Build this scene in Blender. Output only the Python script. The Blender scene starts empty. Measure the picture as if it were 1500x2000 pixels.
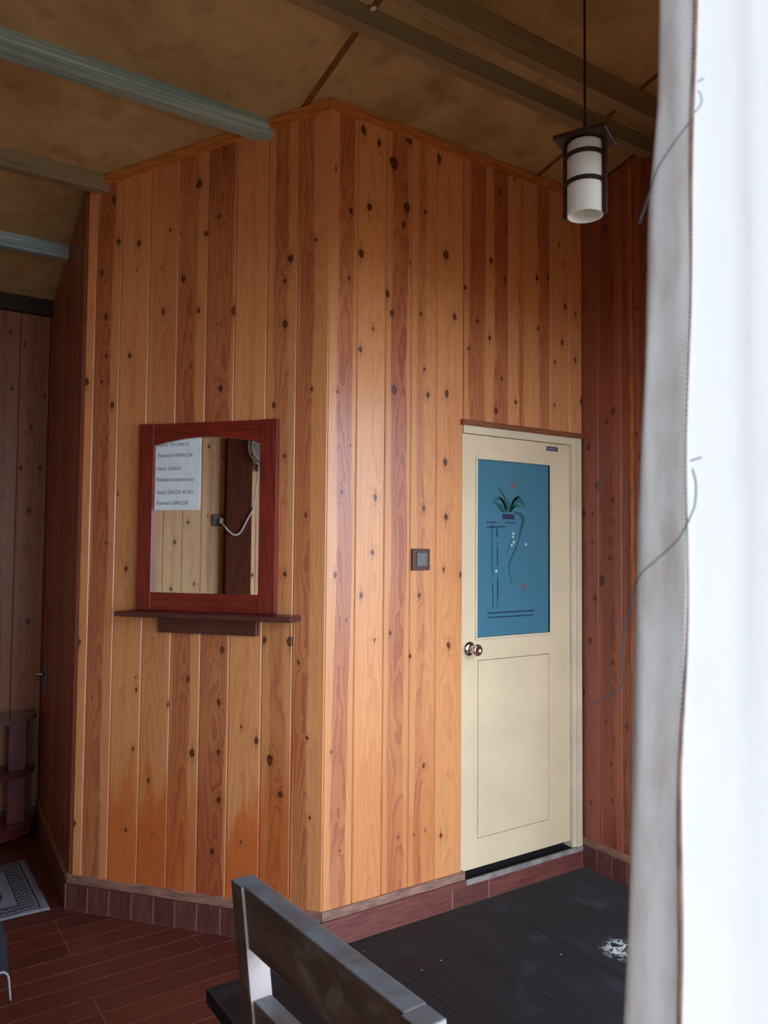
import bpy, bmesh, math, random
from mathutils import Vector, Matrix
random.seed(7)
SC = bpy.context.scene
COL = SC.collection

# ------------------------------------------------------------------ camera
def rot(f, r, u):
    return Matrix(((r[0], u[0], -f[0]), (r[1], u[1], -f[1]), (r[2], u[2], -f[2])))
cam_d = bpy.data.cameras.new('camera'); cam = bpy.data.objects.new('camera', cam_d); COL.objects.link(cam)
YAW, PITCH, ROLL = 0.5903034, 0.0449008, 0.0085743
f = Vector((math.sin(YAW)*math.cos(PITCH), math.cos(YAW)*math.cos(PITCH), math.sin(PITCH)))
r = Vector((math.cos(YAW), -math.sin(YAW), 0)); u = r.cross(f)
r2 = r*math.cos(ROLL) + u*math.sin(ROLL); u2 = -r*math.sin(ROLL) + u*math.cos(ROLL)
CAM = Vector((-1.57123, -2.76846, 1.60821))
cam.matrix_world = Matrix.Translation(CAM) @ rot(f, r2, u2).to_4x4()
cam_d.sensor_fit = 'VERTICAL'; cam_d.sensor_height = 36; cam_d.sensor_width = 27
cam_d.lens = 1516.68/2000*36; cam_d.clip_start = 0.02
cam_d.dof.use_dof = True; cam_d.dof.focus_distance = 3.0; cam_d.dof.aperture_fstop = 13
SC.camera = cam

# ------------------------------------------------------------------ world and exposure
SKY = 6.2
w = bpy.data.worlds.new('sky'); SC.world = w; w.use_nodes = True
bg = w.node_tree.nodes['Background']; bg.inputs[0].default_value = (0.72, 0.845, 1.0, 1); bg.inputs[1].default_value = SKY
SC.view_settings.view_transform = 'Standard'; SC.view_settings.look = 'None'
SC.view_settings.exposure = 0.12; SC.view_settings.gamma = 1.0; SC.view_settings.use_curve_mapping = False

# ------------------------------------------------------------------ helpers
def s2l(*c):
    return tuple(((x/255)/12.92 if x/255 <= .04045 else ((x/255+.055)/1.055)**2.4) for x in c) + (1,)

class N:
    """small node-tree writer"""
    def __init__(s, name):
        s.m = bpy.data.materials.new(name); s.m.use_nodes = True; s.t = s.m.node_tree
        s.b = s.t.nodes['Principled BSDF']; s.out = s.t.nodes['Material Output']
    def set(s, sock, v):
        if isinstance(v, bpy.types.NodeSocket): s.t.links.new(v, sock)
        else: sock.default_value = v
    def p(s, key, v): s.set(s.b.inputs[key], v)
    def math(s, op, a, b=0.0, c=0.0, clamp=False):
        n = s.t.nodes.new('ShaderNodeMath'); n.operation = op; n.use_clamp = clamp
        s.set(n.inputs[0], a); s.set(n.inputs[1], b); s.set(n.inputs[2], c); return n.outputs[0]
    def coord(s, kind='Object'):
        return s.t.nodes.new('ShaderNodeTexCoord').outputs[kind]
    def sep(s, v):
        n = s.t.nodes.new('ShaderNodeSeparateXYZ'); s.set(n.inputs[0], v); return n.outputs
    def comb(s, x, y, z):
        n = s.t.nodes.new('ShaderNodeCombineXYZ')
        for i, v in enumerate((x, y, z)): s.set(n.inputs[i], v)
        return n.outputs[0]
    def noise(s, vec, scale, detail=3.0, rough=.5, dist=0.0):
        n = s.t.nodes.new('ShaderNodeTexNoise'); s.set(n.inputs['Vector'], vec); n.inputs['Scale'].default_value = scale
        n.inputs['Detail'].default_value = detail; n.inputs['Roughness'].default_value = rough; n.inputs['Distortion'].default_value = dist
        return n.outputs[0]
    def mix(s, fac, a, b, mode='MIX'):
        n = s.t.nodes.new('ShaderNodeMix'); n.data_type = 'RGBA'; n.blend_type = mode
        s.set(n.inputs[0], fac); s.set(n.inputs[6], a); s.set(n.inputs[7], b); return n.outputs[2]
    def step(s, v, lo, hi, a=0.0, b=1.0):
        n = s.t.nodes.new('ShaderNodeMapRange'); n.interpolation_type = 'SMOOTHSTEP'
        s.set(n.inputs[0], v); s.set(n.inputs[1], lo); s.set(n.inputs[2], hi); s.set(n.inputs[3], a); s.set(n.inputs[4], b); return n.outputs[0]
    def attr(s, name):
        n = s.t.nodes.new('ShaderNodeAttribute'); n.attribute_type = 'OBJECT'; n.attribute_name = name; return n
    def rnd(s): return s.t.nodes.new('ShaderNodeObjectInfo').outputs['Random']
    def bump(s, h, strength=.2, dist=.002):
        n = s.t.nodes.new('ShaderNodeBump'); s.set(n.inputs['Height'], h); n.inputs['Strength'].default_value = strength
        n.inputs['Distance'].default_value = dist; s.t.links.new(n.outputs[0], s.b.inputs['Normal'])

def plain(name, col, rough=.5, metal=0.0, coat=0.0, spec=.5, var=.12, scale=20.0, stretch=(1, 1, 1), bump=0.0):
    n = N(name); o = n.sep(n.coord())
    v = n.comb(n.math('MULTIPLY', o[0], stretch[0]), n.math('MULTIPLY', o[1], stretch[1]), n.math('MULTIPLY', o[2], stretch[2]))
    k = n.noise(v, scale, 4, .6)
    d = tuple(c*(1-var*2.2) for c in col[:3]) + (1,); l = tuple(min(1, c*(1+var*1.2)) for c in col[:3]) + (1,)
    n.p('Base Color', n.mix(n.step(k, .3, .7), d, l)); n.p('Roughness', rough); n.p('Metallic', metal)
    n.p('Coat Weight', coat); n.p('Coat Roughness', .2); n.p('Specular IOR Level', spec)
    if bump: n.bump(k, bump, .002)
    return n.m

# ---- knotty pine: boards carry their own knots, heartwood band and tone as properties
NK = 10
def make_pine(name, light, heart, coat=.25, rough=.42):
    n = N(name); o = n.sep(n.coord()); x, z = o[0], o[2]
    tone = n.sep(n.attr('tone').outputs['Vector'])       # value, centre of the grain arches (m), seed
    band = n.sep(n.attr('band').outputs['Vector'])       # from, to (m), strength
    seed = tone[2]
    wob = n.math('MULTIPLY', n.math('SUBTRACT', n.noise(n.comb(n.math('MULTIPLY', x, 6.0), seed, z), 1.1, 3), .5), .05)
    kd = n.noise(n.comb(x, seed, z), 60, 2)
    wx = n.math('MULTIPLY', n.math('SUBTRACT', n.noise(n.comb(x, seed, z), 55, 2), .5), .010)
    wz = n.math('MULTIPLY', n.math('SUBTRACT', n.noise(n.comb(x, n.math('ADD', seed, 3.0), z), 45, 2), .5), .016)
    dmin = None
    for i in range(NK):
        k = n.sep(n.attr('k%d' % i).outputs['Vector'])
        dx = n.math('SUBTRACT', n.math('ADD', x, wx), k[0]); dz = n.math('MULTIPLY', n.math('SUBTRACT', n.math('ADD', z, wz), k[1]), .74)
        d = n.math('SQRT', n.math('ADD', n.math('MULTIPLY', dx, dx), n.math('MULTIPLY', dz, dz)))
        rk_ = n.math('MAXIMUM', n.math('MULTIPLY', k[2], 1.06), .0001); d = n.math('DIVIDE', d, rk_)
        e1 = n.math('MULTIPLY', dx, 2.4); e2 = n.math('MULTIPLY', dz, .26)
        e = n.math('DIVIDE', n.math('SQRT', n.math('ADD', n.math('MULTIPLY', e1, e1), n.math('MULTIPLY', e2, e2))), rk_)
        emin = e if dmin is None else n.math('MINIMUM', emin, e)
        dmin = d if dmin is None else n.math('SMOOTH_MIN', dmin, d, .5)
    dk = n.math('ADD', dmin, n.math('MULTIPLY', n.math('SUBTRACT', kd, .5), .7))
    near = n.math('POWER', 2.718, n.math('MULTIPLY', dk, -.75))
    # grain arches
    xc = n.math('DIVIDE', n.math('ADD', n.math('SUBTRACT', x, tone[1]), wob), .14)
    big = n.noise(n.comb(n.math('MULTIPLY', x, 3.0), seed, n.math('MULTIPLY', z, .8)), 1.6, 4, .55)
    ph = n.math('ADD', n.math('MULTIPLY', n.math('MULTIPLY', xc, xc), 14.0), n.math('MULTIPLY', big, 9.0))
    ph = n.math('ADD', ph, n.math('MULTIPLY', z, 2.2)); ph = n.math('ADD', ph, n.math('MULTIPLY', near, 5.0))
    ln = n.math('FRACT', ph)
    ln = n.math('MULTIPLY', n.step(ln, .35, .93), n.step(ln, .94, 1.0, 1.0, 0.0))
    fib = n.noise(n.comb(n.math('MULTIPLY', x, 190.0), seed, n.math('MULTIPLY', z, 3.0)), 1.0, 3, .6)
    blot = n.noise(n.comb(n.math('MULTIPLY', x, 5.0), n.math('ADD', seed, 7.0), n.math('MULTIPLY', z, 1.4)), 1.3, 4, .6)
    # heartwood band with wandering edges
    xe = n.math('ADD', x, n.math('MULTIPLY', n.math('SUBTRACT', n.noise(n.comb(0.0, seed, z), .9, 4), .5), .075))
    bm = n.math('MULTIPLY', n.step(xe, n.math('SUBTRACT', band[0], .006), n.math('ADD', band[0], .006)),
                n.step(xe, n.math('SUBTRACT', band[1], .006), n.math('ADD', band[1], .006), 1.0, 0.0))
    lon = n.noise(n.comb(n.math('MULTIPLY', x, 2.0), n.math('ADD', seed, 21.0), z), .75, 3)
    bm = n.math('MULTIPLY', bm, n.math('MULTIPLY', band[2], n.math('MULTIPLY', n.step(blot, .2, .6, .6, 1.0), n.step(lon, .32, .62, .5, 1.0))))
    c = n.mix(bm, light, heart)
    c = n.mix(n.math('MULTIPLY', n.step(blot, .5, .8), .35), c, s2l(190, 104, 56))
    sg = n.attr('stain').outputs['Fac']
    sn = n.noise(n.comb(n.math('MULTIPLY', x, 9.0), seed, n.math('MULTIPLY', z, 2.0)), 1.6, 4, .6)
    smk = n.step(n.math('ADD', z, n.math('MULTIPLY', n.math('SUBTRACT', sn, .5), 1.1)), .42, .72, 1.0, 0.0)
    c = n.mix(n.math('MULTIPLY', n.math('MULTIPLY', smk, sg), .75), c, s2l(196, 92, 22))
    red = tuple(v*k for v, k in zip(heart[:3], (.78, .6, .6))) + (1,)
    c = n.mix(n.math('MULTIPLY', ln, n.math('ADD', .18, n.math('MULTIPLY', bm, .75))), c, red)
    c = n.mix(n.math('MULTIPLY', n.step(fib, .45, .75), .22), c, red)
    c = n.mix(n.math('MULTIPLY', near, .45), c, s2l(160, 84, 48))
    c = n.mix(n.math('MULTIPLY', n.step(n.math('ADD', emin, n.math('MULTIPLY', n.math('SUBTRACT', kd, .5), .9)), .25, 1.25, 1.0, 0.0), .5), c, s2l(112, 54, 36))
    core = n.step(dk, .72, 1.12, 1.0, 0.0)
    c = n.mix(n.math('MULTIPLY', core, .93), c, n.mix(n.step(dk, .2, .75), s2l(104, 50, 36), s2l(52, 22, 18)))
    v = n.t.nodes.new('ShaderNodeHueSaturation'); n.set(v.inputs['Color'], c); n.set(v.inputs['Value'], tone[0])
    n.p('Base Color', v.outputs[0]); n.p('Roughness', n.step(fib, .2, .8, rough-.06, rough+.1))
    n.p('Coat Weight', coat); n.p('Coat Roughness', .28)
    n.bump(n.math('SUBTRACT', n.math('MULTIPLY', fib, .3), n.math('ADD', n.math('MULTIPLY', core, .8), n.math('MULTIPLY', ln, .35))), .25, .0012)
    return n.m

M = {}
M['pine'] = make_pine('knotty_pine', s2l(218, 151, 96), s2l(170, 92, 60), .5, .36)
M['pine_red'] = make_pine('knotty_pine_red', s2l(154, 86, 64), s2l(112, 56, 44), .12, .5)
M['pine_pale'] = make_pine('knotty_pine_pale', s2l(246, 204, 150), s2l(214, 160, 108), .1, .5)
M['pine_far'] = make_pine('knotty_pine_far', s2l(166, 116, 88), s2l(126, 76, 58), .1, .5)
M['trim'] = plain('pine_trim', s2l(196, 124, 62), .5, var=.16, scale=9, stretch=(1, 8, 8), coat=.1)
M['trim_v'] = plain('pine_batten', s2l(176, 104, 60), .5, var=.16, scale=9, stretch=(8, 8, 1))
M['trim_dark'] = plain('dark_pine_strip', s2l(136, 80, 48), .5, var=.16, scale=9, stretch=(1, 8, 8))
M['strip'] = plain('weathered_strip', s2l(150, 112, 96), .6, var=.2, scale=12, stretch=(1, 6, 6))
M['backing'] = plain('dark_backing', s2l(70, 44, 28), .8)
M['white_metal'] = plain('white_plastic', s2l(225, 228, 226), .4, var=.03)

def tile_mat(name, a, b, rough, coat, stretch):
    n = N(name); o = n.sep(n.coord()); rd = n.rnd()
    v = n.comb(n.math('ADD', n.math('MULTIPLY', o[0], stretch[0]), n.math('MULTIPLY', rd, 40.0)), n.math('MULTIPLY', o[1], stretch[1]), n.math('MULTIPLY', o[2], stretch[2]))
    g = n.noise(v, 6, 5, .65, .6)
    c = n.mix(n.step(g, .3, .72), a, b)
    h = n.t.nodes.new('ShaderNodeHueSaturation'); n.set(h.inputs['Color'], c); n.set(h.inputs['Value'], n.step(rd, 0, 1, .82, 1.14))
    n.p('Base Color', h.outputs[0]); n.p('Roughness', n.step(g, 0, 1, rough-.08, rough+.1)); n.p('Coat Weight', coat)
    return n.m
M['tile'] = tile_mat('woodlook_wall_tile', s2l(82, 46, 44), s2l(116, 70, 64), .5, .1, (9, 9, 1.2))
M['tile_long'] = tile_mat('woodlook_long_tile', s2l(88, 44, 40), s2l(124, 70, 62), .5, .1, (1.2, 9, 22))
M['floor'] = tile_mat('woodlook_floor_tile', s2l(72, 30, 24), s2l(100, 46, 36), .45, .06, (1.5, 14, 1))
M['threshold'] = plain('grey_threshold', s2l(150, 142, 140), .6, var=.2, scale=14)
M['grout'] = plain('pale_grout', s2l(172, 140, 128), .8, var=.1)
M['floor_grout'] = plain('floor_grout', s2l(150, 104, 88), .8, var=.2)

def roof_mat():
    n = N('stained_plywood'); v = n.coord()
    a = n.noise(v, 1.7, 5, .6, .4); b = n.noise(v, 7, 4, .6); o = n.sep(v)
    g = n.noise(n.comb(n.math('MULTIPLY', o[0], 3.0), n.math('MULTIPLY', o[1], 60.0), o[2]), 1.0, 3)
    c = n.mix(n.step(a, .3, .68), s2l(152, 122, 80), s2l(200, 172, 126))
    c = n.mix(n.math('MULTIPLY', n.step(b, .52, .75), .4), c, s2l(112, 70, 42))
    c = n.mix(n.math('MULTIPLY', g, .2), c, s2l(120, 84, 52))
    n.p('Base Color', c); n.p('Roughness', .75); return n.m
M['roof'] = roof_mat()
M['roof_joint'] = plain('dark_joint', s2l(128, 76, 40), .8)
def steel(name, a, b, metal, rough):
    n = N(name); o = n.sep(n.coord())
    g = n.noise(n.comb(n.math('MULTIPLY', o[0], 1.3), n.math('MULTIPLY', o[1], 40.0), n.math('MULTIPLY', o[2], 60.0)), 1.0, 4, .6)
    n.p('Base Color', n.mix(n.step(g, .3, .7), a, b)); n.p('Metallic', metal); n.p('Roughness', n.step(g, .2, .8, rough-.08, rough+.12)); return n.m
M['galv'] = steel('galvanised_steel', s2l(140, 178, 186), s2l(196, 226, 230), .4, .4)
M['dull'] = steel('dusty_painted_steel', s2l(132, 120, 96), s2l(160, 148, 120), .15, .55)
M['handle_steel'] = plain('dark_handle_steel', s2l(92, 92, 94), .35, metal=.6, var=.05)
M['blacksteel'] = plain('black_painted_beam', s2l(40, 36, 32), .6)
M['cream'] = plain('cream_paint', s2l(228, 207, 172), .38, var=.03, scale=3, coat=.1)
M['cream_frame'] = plain('pale_cream_frame', s2l(222, 208, 178), .45, var=.05, scale=4)
def pane_mat():
    n = N('blue_frosted_glass'); o = n.coord(); k = n.noise(o, 3, 2)
    n.p('Base Color', n.mix(k, s2l(62, 116, 138), s2l(70, 126, 148))); n.p('Roughness', .22); n.p('Coat Weight', .4); n.p('Coat Roughness', .08)
    return n.m
M['pane'] = pane_mat()
M['chrome'] = plain('chrome', (.72, .74, .78, 1), .08, metal=1.0, var=.01)
n = N('silvered_mirror'); n.p('Base Color', (.93, .95, .94, 1)); n.p('Metallic', 1.0); n.p('Roughness', .015); M['mirror'] = n.m
M['mahogany'] = plain('red_mahogany', s2l(122, 30, 22), .3, var=.22, scale=7, stretch=(9, 9, 1), coat=.35)
M['mahogany_h'] = plain('red_mahogany_rail', s2l(122, 30, 22), .3, var=.22, scale=7, stretch=(1, 9, 9), coat=.35)
M['walnut'] = plain('dark_brown_wood', s2l(84, 42, 36), .42, var=.2, scale=8, stretch=(1, 9, 9), coat=.15)
M['post_wood'] = plain('brown_post_wood', s2l(92, 42, 26), .7, var=.15, scale=8, stretch=(9, 9, 1), spec=.15)
M['paper'] = plain('white_paper', s2l(226, 242, 250), .8, var=.02)
M['ink'] = plain('grey_ink', s2l(70, 82, 92), .8, var=.02)
n = N('opal_glass'); n.p('Base Color', s2l(236, 243, 243)); n.p('Roughness', .35); n.p('Coat Weight', .2)
tr = n.t.nodes.new('ShaderNodeBsdfTranslucent'); tr.inputs[0].default_value = s2l(236, 243, 243); mx = n.t.nodes.new('ShaderNodeMixShader'); mx.inputs[0].default_value = .35
n.t.links.new(n.b.outputs[0], mx.inputs[1]); n.t.links.new(tr.outputs[0], mx.inputs[2]); n.t.links.new(mx.outputs[0], n.out.inputs[0]); M['opal'] = n.m
M['lampwood'] = plain('dark_lamp_wood', s2l(46, 26, 24), .45, var=.2, scale=30)
M['black'] = plain('black_rubber', s2l(26, 25, 26), .5, var=.05)
M['brown_plastic'] = plain('brown_plastic', s2l(84, 58, 52), .35, var=.05)
M['grey_plastic'] = plain('grey_rocker', s2l(112, 112, 112), .3, var=.03)
M['dark'] = plain('unlit_void', s2l(14, 13, 14), .9)

def table_mat():
    n = N('black_stained_table'); o = n.coord(); s = n.sep(o)
    g = n.noise(n.comb(n.math('MULTIPLY', s[0], 40.0), n.math('MULTIPLY', s[1], 2.0), s[2]), 1.0, 4, .6)
    c = n.mix(n.step(g, .3, .7), s2l(10, 10, 15), s2l(19, 18, 24))
    sm = n.noise(o, 5, 4, .6, .5); c = n.mix(n.math('MULTIPLY', n.step(sm, .55, .75), .18), c, s2l(70, 78, 88))
    v = n.t.nodes.new('ShaderNodeTexVoronoi'); n.set(v.inputs['Vector'], o); v.inputs['Scale'].default_value = 34
    sp = n.math('MULTIPLY', n.step(v.outputs['Distance'], .05, .1, 1.0, 0.0), n.step(n.sep(v.outputs['Color'])[0], .84, .9))
    c = n.mix(n.math('MULTIPLY', sp, .75), c, s2l(190, 192, 190))
    # flaked patch
    geo = n.t.nodes.new('ShaderNodeNewGeometry'); w_ = n.sep(geo.outputs['Position'])
    dx = n.math('SUBTRACT', w_[0], -0.141); dy = n.math('SUBTRACT', w_[1], -1.603)
    d = n.math('SQRT', n.math('ADD', n.math('MULTIPLY', dx, dx), n.math('MULTIPLY', dy, dy)))
    pt = n.math('MULTIPLY', n.step(d, .02, .06, 1.0, 0.0), n.step(n.noise(o, 70, 4, .7, 1.0), .47, .56))
    c = n.mix(n.math('MULTIPLY', pt, .8), c, s2l(172, 178, 176))
    n.p('Base Color', c); n.p('Roughness', n.step(sm, .2, .8, .5, .62)); n.p('Specular IOR Level', .25); n.p('Coat Weight', .02); n.p('Coat Roughness', .35); return n.m
M['table'] = table_mat()
def chair_mat():
    n = N('worn_dark_chair_wood'); o = n.coord(); s = n.sep(o)
    g = n.noise(n.comb(n.math('MULTIPLY', s[0], 30.0), n.math('MULTIPLY', s[1], 4.0), n.math('MULTIPLY', s[2], 30.0)), 1.0, 4, .6)
    c = n.mix(n.step(g, .3, .7), s2l(60, 50, 46), s2l(84, 70, 64)); k = n.noise(o, 16, 5, .7, .6)
    c = n.mix(n.math('MULTIPLY', n.step(k, .5, .72), .5), c, s2l(118, 126, 130))
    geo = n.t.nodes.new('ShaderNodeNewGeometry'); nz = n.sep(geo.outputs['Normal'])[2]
    c = n.mix(n.math('MULTIPLY', n.step(nz, .6, .95), n.step(k, .3, .65, .25, .85)), c, s2l(88, 98, 106))  # bluish sky sheen painted onto upward faces as a dusty tint
    n.p('Base Color', c); n.p('Roughness', n.step(k, .2, .8, .35, .6)); n.p('Coat Weight', .15); return n.m
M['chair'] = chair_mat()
M['window_lit_wood'] = plain('window_lit_post_face', s2l(176, 164, 162), .6, var=.06, scale=20)  # pale tone stands in for window light on the chair posts
M['rack'] = plain('red_stained_rack', s2l(104, 40, 44), .4, var=.15, scale=10, coat=.2)
M['rack_top'] = plain('rack_shelf_top', s2l(120, 82, 84), .25, var=.1, scale=10, coat=.5)
def rug_mat():
    n = N('grey_patterned_weave'); s = n.sep(n.coord()); ax = n.math('ABSOLUTE', s[0]); ay = n.math('ABSOLUTE', s[1])
    e = n.math('MINIMUM', n.math('SUBTRACT', .5, ax), n.math('SUBTRACT', .32, ay))   # distance from the rim
    pale, dark = s2l(126, 126, 136), s2l(46, 48, 58)
    def line(a, b): return n.math('MULTIPLY', n.step(e, a-.002, a+.002), n.step(e, b-.002, b+.002, 1.0, 0.0))
    sx = n.math('SINE', n.math('ADD', n.math('MULTIPLY', s[1], 190.0), n.math('MULTIPLY', n.math('SINE', n.math('MULTIPLY', s[0], 210.0)), 1.6)))
    c = n.mix(line(.03, .038), pale, dark)
    c = n.mix(n.math('MULTIPLY', line(.045, .105), n.step(sx, -.2, .3)), c, dark)
    c = n.mix(line(.105, .112), c, dark)
    q = n.math('SINE', n.math('MULTIPLY', n.math('SQRT', n.math('ADD', n.math('MULTIPLY', s[0], s[0]), n.math('MULTIPLY', s[1], s[1]))), 150.0))
    c = n.mix(n.math('MULTIPLY', n.step(e, .155, .16), n.step(q, .1, .4)), c, dark)
    fz = n.noise(n.coord(), 320, 2); c = n.mix(n.math('MULTIPLY', fz, .3), c, s2l(96, 96, 104))
    n.p('Base Color', c); n.p('Roughness', .95); n.p('Specular IOR Level', .1); n.bump(fz, .5, .003); return n.m
M['rug'] = rug_mat()
M['navy'] = plain('navy_cloth', s2l(16, 20, 30), .8, var=.1, scale=60)
M['hem'] = plain('pale_hem', s2l(150, 158, 162), .8, var=.05, scale=60)
def cloth_mat(name, col, trans, weave):
    n = N(name); s = n.sep(n.coord('UV')); wv = n.math('SINE', n.math('MULTIPLY', s[0], 2600.0)); wz = n.math('SINE', n.math('MULTIPLY', n.math('ADD', s[1], n.math('MULTIPLY', s[0], .3)), 2600.0))
    st = n.noise(n.comb(n.math('MULTIPLY', s[0], 40.0), n.math('MULTIPLY', s[1], 9.0), 0.0), 1.5, 4, .6)
    c = n.mix(n.math('MULTIPLY', n.step(st, .42, .7), .3 if trans > .5 else .6), col, tuple(v*k for v, k in zip(col[:3], (.9, .92, .95) if trans > .5 else (.72, .6, .52)))+(1,))
    n.p('Base Color', c); n.p('Roughness', .9); n.p('Specular IOR Level', .1)
    n.bump(n.math('MULTIPLY', wv, wz), weave, .0006)
    t = n.t.nodes.new('ShaderNodeBsdfTranslucent'); n.set(t.inputs[0], c); m_ = n.t.nodes.new('ShaderNodeMixShader'); m_.inputs[0].default_value = trans
    n.t.links.new(n.b.outputs[0], m_.inputs[1]); n.t.links.new(t.outputs[0], m_.inputs[2]); n.t.links.new(m_.outputs[0], n.out.inputs[0]); return n.m
def hem_mat():
    m = cloth_mat('turned_hem_cloth', s2l(184, 182, 180), .13, .25); t = m.node_tree
    return m
M['curtain'] = cloth_mat('white_curtain_cloth', (.93, .94, .94, 1), .62, .2)
M['hemcloth'] = hem_mat()
M['edging'] = plain('brown_hem_edging', s2l(150, 118, 104), .8, var=.2, scale=60)
M['thread'] = plain('grey_thread', s2l(66, 74, 82), .8)
M['stitch'] = plain('white_stitch', s2l(225, 232, 232), .8)
M['soil'] = plain('outdoor_soil', s2l(124, 98, 66), .95, scale=2)
M['leaf'] = plain('printed_green', s2l(38, 92, 88), .4, var=.1)
M['lineblue'] = plain('printed_navy', s2l(30, 58, 92), .4, var=.05)
M['pot'] = plain('printed_dark', s2l(44, 52, 82), .4, var=.1)
M['butterfly'] = plain('printed_orange', s2l(140, 84, 72), .4, var=.1)
M['flower'] = plain('printed_white', s2l(176, 214, 224), .4, var=.05)
M['sticker'] = plain('printed_sticker', s2l(62, 62, 104), .4, var=.15, scale=120)
M['stickerm'] = plain('sticker_pale', s2l(150, 150, 170), .4, var=.05)

# ---- mesh builders
class B:
    def __init__(s): s.bm = bmesh.new()
    def box(s, a, b, mat=None):
        vs = [Vector((x, y, z)) for x in (a[0], b[0]) for y in (a[1], b[1]) for z in (a[2], b[2])]
        if mat: vs = [mat @ v for v in vs]
        v = [s.bm.verts.new(p) for p in vs]
        for q in ((0, 1, 3, 2), (4, 6, 7, 5), (0, 4, 5, 1), (2, 3, 7, 6), (0, 2, 6, 4), (1, 5, 7, 3)): s.bm.faces.new([v[i] for i in q])
        return s
    def prism(s, pts, y0, y1, mat=None, axis='y'):
        """pts (x,z) outline extruded along y (or (x,y) along z)"""
        mk = (lambda p, t: Vector((p[0], t, p[1]))) if axis == 'y' else (lambda p, t: Vector((p[0], p[1], t)))
        a = [mk(p, y0) for p in pts]; b = [mk(p, y1) for p in pts]
        if mat: a = [mat @ v for v in a]; b = [mat @ v for v in b]
        va = [s.bm.verts.new(v) for v in a]; vb = [s.bm.verts.new(v) for v in b]; k = len(pts)
        s.bm.faces.new(va); s.bm.faces.new(vb[::-1])
        for i in range(k): s.bm.faces.new((va[i], va[(i+1) % k], vb[(i+1) % k], vb[i]))
        return s
    def tube(s, pts, rad, seg=8, caps=True):
        pts = [Vector(p) for p in pts]; rings = []
        rr = rad if isinstance(rad, (list, tuple)) else [rad]*len(pts)
        up = Vector((.13, .27, .95)).normalized(); prev = None
        for i, p in enumerate(pts):
            t = (pts[min(i+1, len(pts)-1)] - pts[max(i-1, 0)]).normalized()
            a = (prev - t*prev.dot(t)) if prev else t.cross(up)
            if a.length < 1e-6: a = t.orthogonal()
            a.normalize(); prev = a; b = t.cross(a)
            rings.append([s.bm.verts.new(p + (a*math.cos(2*math.pi*k/seg) + b*math.sin(2*math.pi*k/seg))*rr[i]) for k in range(seg)])
        for q, w_ in zip(rings, rings[1:]):
            for k in range(seg): s.bm.faces.new((q[k], q[(k+1) % seg], w_[(k+1) % seg], w_[k]))
        if caps: s.bm.faces.new(rings[0][::-1]); s.bm.faces.new(rings[-1])
        return s
    def lathe(s, prof, mat=None, seg=32):
        """prof (radius, height) about z"""
        rings = []
        for rad, h in prof:
            ring = []
            for k in range(seg):
                p = Vector((rad*math.cos(2*math.pi*k/seg), rad*math.sin(2*math.pi*k/seg), h)); ring.append(s.bm.verts.new(mat @ p if mat else p))
            rings.append(ring)
        for q, w_ in zip(rings, rings[1:]):
            for k in range(seg): s.bm.faces.new((q[k], q[(k+1) % seg], w_[(k+1) % seg], w_[k]))
        return s
    def bevel(s, wd, seg=2):
        bmesh.ops.bevel(s.bm, geom=list(s.bm.edges), offset=wd, segments=seg, affect='EDGES', profile=.5); return s
    def obj(s, name, mat, parent=None, smooth=False, loc=None, rotz=None):
        bmesh.ops.remove_doubles(s.bm, verts=s.bm.verts, dist=1e-6); bmesh.ops.recalc_face_normals(s.bm, faces=s.bm.faces)
        me = bpy.data.meshes.new(name); s.bm.to_mesh(me); s.bm.free()
        if smooth:
            for p in me.polygons: p.use_smooth = True
        me.materials.append(M[mat] if isinstance(mat, str) else mat)
        o = bpy.data.objects.new(name, me); COL.objects.link(o)
        if parent: o.parent = parent
        if loc is not None: o.location = loc
        if rotz is not None: o.rotation_euler = (0, 0, rotz)
        return o
def tag(o, label, cat, group=None):
    o['label'] = label; o['category'] = cat
    if group: o['group'] = group
    return o
def thing(name, label, cat, loc=(0, 0, 0), rotz=0, group=None):
    o = bpy.data.objects.new(name, None); COL.objects.link(o); o.empty_display_size = .1
    o.location = loc; o.rotation_euler = (0, 0, rotz); return tag(o, label, cat, group)
def struct(o, label=None):
    o['kind'] = 'structure'
    if label: o['label'] = label
    return o

# ------------------------------------------------------------------ room shell
ZT, KS = 3.479, .22
def roofz(x, y): return ZT - KS*y
TH = 0.8783734
AE = (-.765, .922)                                   # far end of the slanted wall with the mirror
CD = (-.69, 2.10)                                    # corner of side wall and back wall
XE, XL, YD = 1.516, -3.1, 2.10
WA, WD = Vector((-1.45, -2.85)), Vector((.874, .486)); WN = Vector((-.486, .874))
def wpt(t, off=0): p = WA + WD*t + WN*off; return (p.x, p.y)
W0, W1 = wpt(3.393), wpt(-1.888)

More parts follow.
